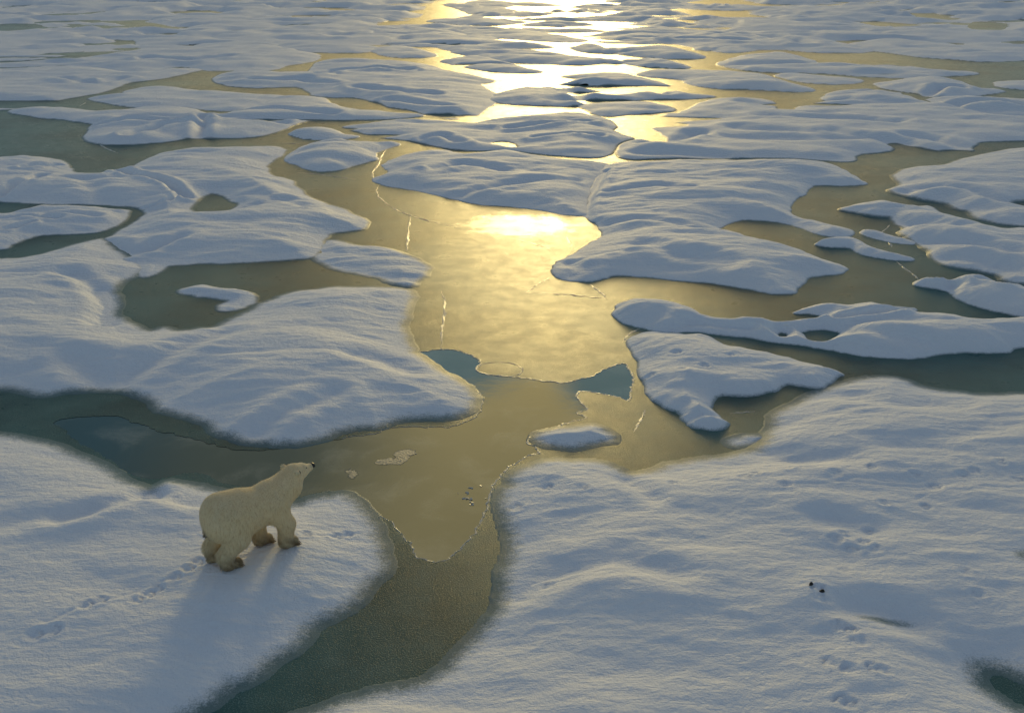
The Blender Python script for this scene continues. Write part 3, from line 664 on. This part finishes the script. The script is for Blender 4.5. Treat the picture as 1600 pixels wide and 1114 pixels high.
def far_field():
    na, nr = 420, 520
    az = np.radians(np.linspace(-50, 50, na)); r = 8.0 * (460 / 8.0) ** np.linspace(0, 1, nr)
    A, R = np.meshgrid(az, r); x = (R * np.sin(A)).ravel(); y = (R * np.cos(A)).ravel()
    # where it lies in the photograph, to keep clear of the floes built one by one
    fw = y * math.cos(PITCH) + CAM_H * math.sin(PITCH); px = 800 + FPX * x / fw; py = 557 - FPX * (y * math.sin(PITCH) - CAM_H * math.cos(PITCH)) / fw
    rr = R.ravel()
    n = fbm(x * .8, y, 11, 4, .5, 2.2) + .22
    n += np.clip((rr - 170) / 500, 0, .25)
    side = np.clip((np.abs(px - 800) - 1000) / 60, -1, 1)          # beyond the sides
    back = np.clip((rr - 112) / 12, -1, 1)
    n = np.minimum(n, np.maximum(side, back) * .6)
    n = np.where((rr < 10) & (np.abs(px - 800) < 1300), -.5, n)
    for wpoly in FARWATER:
        g = smooth_closed(unproject(*np.array(wpoly, float).T), 3); s = signed(x, y, [g])
        n = np.minimum(n, np.clip((-s - .3) / 7.0, -.4, 1) + .0)
    glare = np.exp(-((px - 870) / 260) ** 2) * (py < 62)
    n -= .10 * glare; n += .10 * (1 - np.exp(-((px - 870) / 330) ** 2))
    t = np.clip(n / .5, 0, 1); H = .35 + .25 * np.clip(fbm(x, y, 23, 2, .5, 9), -1, 1) + .25 * np.clip((rr - 110) / 100, 0, 1)
    h = H * t * t * (3 - 2 * t) * (1 + .5 * fbm(x * .5, y, 5, 3, .55, 31))
    h += t * .06 * fbm(x * .4, y, 2.2, 3, .5, 4) * np.clip(rr / 60, .3, 2)
    h = np.where(n > 0, np.maximum(h, .01), np.maximum(n * .5, -.06))
    ok = (n > -.02).reshape(nr, na)
    q = ok[:-1, :-1] | ok[1:, :-1] | ok[:-1, 1:] | ok[1:, 1:]
    idx = np.arange(na * nr).reshape(nr, na)
    F = np.stack([idx[:-1, :-1][q], idx[:-1, 1:][q], idx[1:, 1:][q], idx[1:, :-1][q]], -1)
    used = np.unique(F); rm = np.full(na * nr, -1); rm[used] = np.arange(len(used)); F = rm[F]
    o = mesh_obj('distant_pack_ice', np.stack([x[used], y[used], h[used]], -1), F, SNOW)
    attr(o, 'cover', np.clip(n[used] / .03, .5, 1.2)); tag(o, 'mass of far snow-covered pack ice reaching the top of the view', 'pack ice', kind='stuff')


far_field()
# ------------------------------------------------------------------ small things on the open water and the snow
def raft(name, pts, z0, z1, mat, amp, seed):
    g = rough_loop(pts, 6, amp, .2, seed); n = len(g); c = g.mean(0)
    rings = [(1.0, z0), (1.0, z1 * .5), (.985, z1), (.6, z1 + .003), (.25, z1 + .004)]
    V = [(*(c + (p - c) * k), z) for k, z in rings for p in g] + [(*c, z1 + .004)]
    F = [(r * n + i, r * n + (i + 1) % n, (r + 1) * n + (i + 1) % n, (r + 1) * n + i) for r in range(len(rings) - 1) for i in range(n)]
    F += [((len(rings) - 1) * n + i, (len(rings) - 1) * n + (i + 1) % n, len(rings) * n) for i in range(n)]
    return mesh_obj(name, V, F, mat, None, False), g


disc, g = raft('ice_disc', [(744,577),(755,569),(776,566),(800,568),(816,576),(811,585),(790,588),(766,585),(750,582)], -.03, .0, ICE, .02, 1)
tag(disc, 'oval disc of thin ice with a pale rim at the golden ice edge', 'ice disc')
ribbon('frost_rim', g[::2], .016, FROST, disc, True, 8, .002)
sl, _ = raft('slush_patch', [(584,722),(598,717),(612,714),(622,705),(634,702),(651,705),(645,712),(634,717),(626,724),(606,726)], -.03, -.004, SLUSH, .10, 2)
tag(sl, 'ragged grey slush patch floating on the open water right of the bear', 'slush')
sl, _ = raft('slush_patch', [(538,737),(546,733),(556,735),(558,741),(552,748),(544,747),(541,742)], -.03, -.007, SLUSH, .09, 5)
tag(sl, 'faint smaller slush smear on the water just right of the bear\'s nose', 'slush')
rs = np.random.RandomState(3)
for k in range(16):
    cx_, cy_ = 740 + rs.randn() * 11, 775 + rs.randn() * 7
    g = unproject(cx_, cy_); m = rs.randint(4, 7); r = rs.uniform(.012, .032)
    a = np.sort(rs.rand(m) * 6.28); P = g + np.stack([np.cos(a) * 1.6, np.sin(a)], -1) * r; tilt = rs.randn(2) * .25
    V = [(*p, -.02) for p in P] + [(*p, .004 + float((p - g) @ tilt)) for p in P]
    F = [tuple(range(m, 2 * m))] + [(i, (i + 1) % m, m + (i + 1) % m, m + i) for i in range(m)]
    tag(mesh_obj('ice_chip', V, F, FROST, None, False), 'tiny ice chip in the glinting cluster on the water by the foreground floe', 'ice chip', 'ice chips floating by the foreground floe')
DROP = mat_plain('dark_dropping', (.012, .010, .008), .6, .01, .4, 60)
for (x_, y_), lab in (((1267, 916), 'small dark dropping on the snow, slightly higher of the pair'), ((1285, 923), 'small dark dropping on the snow, lower of the pair beside a paw print')):
    g = unproject(x_, y_, .33); bm = bmesh.new(); bmesh.ops.create_icosphere(bm, subdivisions=3, radius=.03)
    for v in bm.verts:
        q = v.co * 24; k = 1 + .35 * math.sin(q.x * 3 + q.y * 2) * math.cos(q.z * 4 + q.x)
        v.co = Vector((v.co.x * 1.25 * k, v.co.y * .8 * k, v.co.z * .7 * k))
    me = bpy.data.meshes.new('dropping'); bm.to_mesh(me); bm.free(); me.materials.append(DROP)
    o = bpy.data.objects.new('dropping', me); COL.objects.link(o)
    _fl = [ob for ob in COL.objects if ob.name.startswith('ice_floe') and 'huge' in ob.get('label', '')][0]
    co = np.empty(len(_fl.data.vertices) * 3, np.float32); _fl.data.vertices.foreach_get('co', co); co = co.reshape(-1, 3)
    zz_ = co[np.argmin((co[:, 0] - g[0]) ** 2 + (co[:, 1] - g[1]) ** 2), 2]
    o.location = (g[0], g[1], zz_ + .012); o.rotation_euler = (0, 0, x_); tag(o, lab, 'dropping')

# ------------------------------------------------------------------ the polar bear
BTH = math.radians(40); BC, BS = math.cos(BTH), math.sin(BTH)


def bear_local(px, py, z):
    g = unproject(px, py, BEAR_Z + z) - BEAR_O[:2]
    return np.array([g[0] * BC + g[1] * BS, -g[0] * BS + g[1] * BC, z])


BEAR_O = np.array([-4.05, 14.42, BEAR_Z])
paw_px = dict(RH=(363, 881), LH=(341, 868), RF=(453, 847), LF=(413, 843))
paws = {k: bear_local(*v, .06) for k, v in paw_px.items()}
RC = []      # round cones: a, ra, b, rb, blend
def rc(a, ra, b, rb, k=.08): RC.append((np.array(a, float), ra, np.array(b, float), rb, k))
rc((-.30, 0, .81), .325, (.02, 0, .77), .33, .05)
rc((.02, 0, .77), .33, (.40, 0, .78), .31, .05)
rc((-.36, .06, .90), .25, (-.10, .02, .90), .24, .12)
rc((-.36, -.09, .78), .30, (-.10, -.06, .74), .30, .10)     # broad haunch            # hips
rc((.42, 0, .93), .19, (.52, 0, .90), .22, .10)              # shoulder hump
rc((.55, 0, .86), .275, (.76, .01, .965), .228, .08)          # neck
rc((.76, .01, .965), .228, (.87, .03, 1.075), .178, .06)
HD = np.array([.93, .04, 1.11]); hf = np.array([math.cos(.14), math.sin(.14), .0]); hs = np.array([-math.sin(.16), math.cos(.16), 0])
rc(HD, .143, HD + hf * .10 + [0, 0, .005], .120, .06)
rc(HD + hf * .12 + [0, 0, -.02], .098, HD + hf * .27 + [0, 0, -.01], .066, .05)
for s in (-1, 1):
    rc(HD + hs * .13 * s - hf * .075 + [0, 0, .045], .048, HD + hs * .172 * s - hf * .085 + [0, 0, .075], .042, .02)
rc((-.57, 0, .75), .06, (-.605, 0, .64), .045, .05)           # tail
for k, sx in (('RF', -1), ('LF', 1)):
    p = paws[k]
    rc((.42, sx * .17, .78), .19, (p[0] - .08, sx * .23, .45), .135, .10)
    rc((p[0] - .08, sx * .23, .45), .135, (p[0] - .07, p[1], .13), .118, .06)
    rc((p[0] - .07, p[1], .09), .105, (p[0] + .06, p[1], .065), .085, .04)
for k, sx in (('RH', -1), ('LH', 1)):
    p = paws[k]
    rc((-.34, sx * .16, .76), .24, (p[0] + .10, sx * .22, .50), .175, .10)
    rc((p[0] + .10, sx * .22, .50), .175, (p[0] - .09, p[1], .24), .125, .07)
    rc((p[0] - .09, p[1], .24), .125, (p[0] - .06, p[1], .10), .108, .05)
    rc((p[0] - .08, p[1], .085), .10, (p[0] + .08, p[1], .06), .082, .04)
for k in paws:
    p = paws[k]
    for j in range(5):
        rc((p[0] + .07, p[1] + (j - 2) * .036, .045), .03, (p[0] + .125 - .008 * abs(j - 2), p[1] + (j - 2) * .042, .028), .026, .014)


def round_cone(P, a, ra, b, rb):
    ab = b - a; L = ab @ ab + 1e-9
    t = np.clip(((P - a) @ ab) / L, 0, 1)
    return np.linalg.norm(P - a - t[:, None] * ab, axis=1) - (ra + (rb - ra) * t)


def bear_sdf(P):
    d = None
    for a, ra, b, rb, k in RC:
        e = round_cone(P, a, ra, b, rb)
        if d is None: d = e; continue
        h = np.clip(.5 + .5 * (d - e) / k, 0, 1)
        d = d + (e - d) * h - k * h * (1 - h)
    return d


def surface_net(lo, hi, s, fn):
    n = np.ceil((np.array(hi) - lo) / s).astype(int) + 1
    ax = [lo[i] + np.arange(n[i]) * s for i in range(3)]
    G = np.stack(np.meshgrid(*ax, indexing='ij'), -1)
    D = np.concatenate([fn(G[i].reshape(-1, 3)).reshape(1, n[1], n[2]) for i in range(n[0])])
    corners = [(i, j, k) for i in (0, 1) for j in (0, 1) for k in (0, 1)]
    sl = lambda c: D[c[0]:n[0] - 1 + c[0], c[1]:n[1] - 1 + c[1], c[2]:n[2] - 1 + c[2]]
    acc = np.zeros((*(n - 1), 3)); cnt = np.zeros(n - 1)
    for a in range(8):
        for b in range(a + 1, 8):
            ca, cb = np.array(corners[a]), np.array(corners[b])
            if np.abs(ca - cb).sum() != 1: continue
            da, db = sl(corners[a]), sl(corners[b]); m = (da < 0) != (db < 0)
            t = np.where(m, da / np.where(m, da - db, 1), 0)
            acc += m[..., None] * (ca + t[..., None] * (cb - ca)); cnt += m
    act = cnt > 0
    idx = np.full(act.shape, -1); idx[act] = np.arange(act.sum())
    cell = np.argwhere(act)
    V = np.array(lo) + (cell + acc[act] / cnt[act][:, None]) * s
    F = []
    for axis in range(3):
        u, v = (axis + 1) % 3, (axis + 2) % 3
        a = D; b = np.roll(D, -1, axis)
        m = (a < 0) != (b < 0)
        m = m[:n[0] - 1, :n[1] - 1, :n[2] - 1].copy()
        e = np.argwhere(m); e = e[(e[:, u] > 0) & (e[:, v] > 0)]
        du = np.zeros(3, int); du[u] = 1; dv = np.zeros(3, int); dv[v] = 1
        q = np.stack([idx[tuple((e - du - dv).T)], idx[tuple((e - dv).T)], idx[tuple(e.T)], idx[tuple((e - du).T)]], -1)
        flip = D[tuple(e.T)] >= 0
        q[flip] = q[flip][:, ::-1]; F.append(q)
    F = np.concatenate(F); F = F[(F >= 0).all(1)]
    return V, F


def mat_fur():
    m, N, out = new_mat('cream_fur')
    dirt_shade = N.n('ShaderNodeAttribute', attribute_name='soil_shade').outputs['Fac']
    tcn = N.n('ShaderNodeTexCoord').outputs['Object']
    st = N.n('ShaderNodeVectorMath', operation='MULTIPLY', ins={0: tcn, 1: (1.0, 1.0, .22)}).outputs[0]
    n1 = N.noise(st, 45, 4, .65); n2 = N.noise(tcn, 5, 3, .5)
    c = N.mix(n2, (.88, .74, .45), (.92, .83, .58))
    c = N.mix(N.ramp(n1, .45, .75), c, (.70, .55, .30))
    c = N.mix(dirt_shade, c, (.17, .10, .035))
    bp = N.n('ShaderNodeBump', ins={'Strength': .8, 'Distance': 1.0, 'Height': N.math('MULTIPLY', n1, .012)})
    bs = N.n('ShaderNodeBsdfPrincipled', ins={'Base Color': c, 'Roughness': .75, 'Normal': bp.outputs[0], 'Sheen Weight': .3})
    tr = N.n('ShaderNodeBsdfTranslucent', ins={'Color': c})
    mx = N.n('ShaderNodeMixShader', ins={0: .35, 1: bs.outputs[0], 2: tr.outputs[0]})
    m.node_tree.links.new(mx.outputs[0], out.inputs[0]); return m


FUR = mat_fur(); BLACK = mat_plain('black_skin', (.012, .011, .010), .35, .004, .3, 80); CLAW = mat_plain('dark_claw', (.03, .022, .015), .4)
bear = bpy.data.objects.new('polar_bear', None); COL.objects.link(bear)
bear.location = tuple(BEAR_O); bear.rotation_euler = (0, 0, BTH)
tag(bear, 'cream-white polar bear standing on the snow with its head raised, seen from behind', 'polar bear')
BV, BF = surface_net((-.95, -.55, -.02), (1.5, .6, 1.5), .018, bear_sdf)
def bear_normal(P, e=.01):
    g = np.stack([bear_sdf(P + np.eye(3)[i] * e) - bear_sdf(P - np.eye(3)[i] * e) for i in range(3)], -1)
    return g / (np.linalg.norm(g, axis=1)[:, None] + 1e-9)


def soil_shade_of(P):
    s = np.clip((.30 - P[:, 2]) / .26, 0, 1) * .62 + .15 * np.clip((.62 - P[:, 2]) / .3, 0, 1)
    under = np.exp(-(((P[:, 0] + .60) / .10) ** 2 + (P[:, 1] / .075) ** 2 + ((P[:, 2] - .58) / .15) ** 2))  # dirty patch under the tail, with the tail's shadow painted into it
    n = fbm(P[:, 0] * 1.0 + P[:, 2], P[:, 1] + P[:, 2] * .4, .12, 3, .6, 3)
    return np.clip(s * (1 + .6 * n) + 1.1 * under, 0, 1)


body = mesh_obj('body', BV, BF, FUR, bear); attr(body, 'soil_shade', soil_shade_of(BV))
# guard hairs: short curved blades over the whole coat, longer under the belly, on the haunch and the legs
rs = np.random.RandomState(11); NH = 24000
tri = np.concatenate([BF[:, [0, 1, 2]], BF[:, [0, 2, 3]]]); T = BV[tri]
ar = np.linalg.norm(np.cross(T[:, 1] - T[:, 0], T[:, 2] - T[:, 0]), axis=1); pick = rs.choice(len(tri), NH, p=ar / ar.sum())
u = rs.rand(NH, 2); fl = u.sum(1) > 1; u[fl] = 1 - u[fl]
P = T[pick, 0] + u[:, :1] * (T[pick, 1] - T[pick, 0]) + u[:, 1:] * (T[pick, 2] - T[pick, 0])
Nn = bear_normal(P)
face = np.clip((P[:, 0] - .85) / .15, 0, 1)
comb = np.stack([np.full(NH, -.75), np.zeros(NH), np.full(NH, -.65)], -1) + rs.randn(NH, 3) * .13
comb -= Nn * np.sum(comb * Nn, 1)[:, None]; comb /= np.linalg.norm(comb, axis=1)[:, None]
Ln = .020 + .022 * rs.rand(NH)
Ln *= 1 + 1.8 * np.clip(-Nn[:, 2] - .2, 0, 1) * (P[:, 2] > .35) + .9 * ((P[:, 0] < -.5) & (P[:, 2] < .75)) + .2 * (P[:, 2] < .4)
Ln *= 1 - .78 * face; Ln = np.where(P[:, 2] < .03, .008, Ln)
side = np.cross(Nn, comb); wd = (.0016 + .0016 * rs.rand(NH))[:, None]
a = P - Nn * .004; b = P + Nn * (.22 * Ln)[:, None] + comb * (.5 * Ln)[:, None]; c = P + Nn * (.26 * Ln)[:, None] + comb * Ln[:, None]
for q in (b, c): q[:, 2] = np.maximum(q[:, 2], .004)
HV = np.stack([a - side * wd, a + side * wd, b + side * wd * .8, b - side * wd * .8, c], 1).reshape(-1, 3)
base = np.arange(NH)[:, None] * 5
HF = np.concatenate([base + [0, 1, 2], base + [0, 2, 3], base + [3, 2, 4]])
fur = mesh_obj('fur', HV, HF, FUR, bear); attr(fur, 'soil_shade', np.repeat(soil_shade_of(P), 5))


def blob(name, c, r, mat, parent, sx=(1, 1, 1), axis=None):
    bm = bmesh.new(); bmesh.ops.create_icosphere(bm, subdivisions=3, radius=1.0)
    for v in bm.verts:
        q = Vector((v.co.x * r * sx[0], v.co.y * r * sx[1], v.co.z * r * sx[2]))
        v.co = q
    me = bpy.data.meshes.new(name); bm.to_mesh(me); bm.free(); me.materials.append(mat)
    for p in me.polygons: p.use_smooth = True
    o = bpy.data.objects.new(name, me); COL.objects.link(o); o.parent = parent; o.location = tuple(c)
    if axis is not None: o.rotation_euler = Vector(tuple(axis)).to_track_quat('X', 'Z').to_euler()
    return o


blob('nose', HD + hf * .325 + [0, 0, .006], .05, BLACK, bear, (1.0, 1.15, .9), hf)
blob('mouth', HD + hf * .30 + [0, 0, -.046], .03, BLACK, bear, (1.5, .9, .35), hf)
for s in (-1, 1):
    blob('eye', HD + hf * .145 + hs * .088 * s + [0, 0, .055], .014, BLACK, bear)
    blob('inner_ear', HD + hs * .178 * s - hf * .048 + [0, 0, .078], .028, mat_plain('inner_ear_skin', (.10, .075, .05), .8), bear, (.5, .8, 1.0), hf)
for k in paws:
    p = paws[k]
    for j in range(5):
        blob('claw', (p[0] + .155 - .01 * abs(j - 2), p[1] + (j - 2) * .044, .02), .02, CLAW, bear, (1.3, .35, .4))
#END#
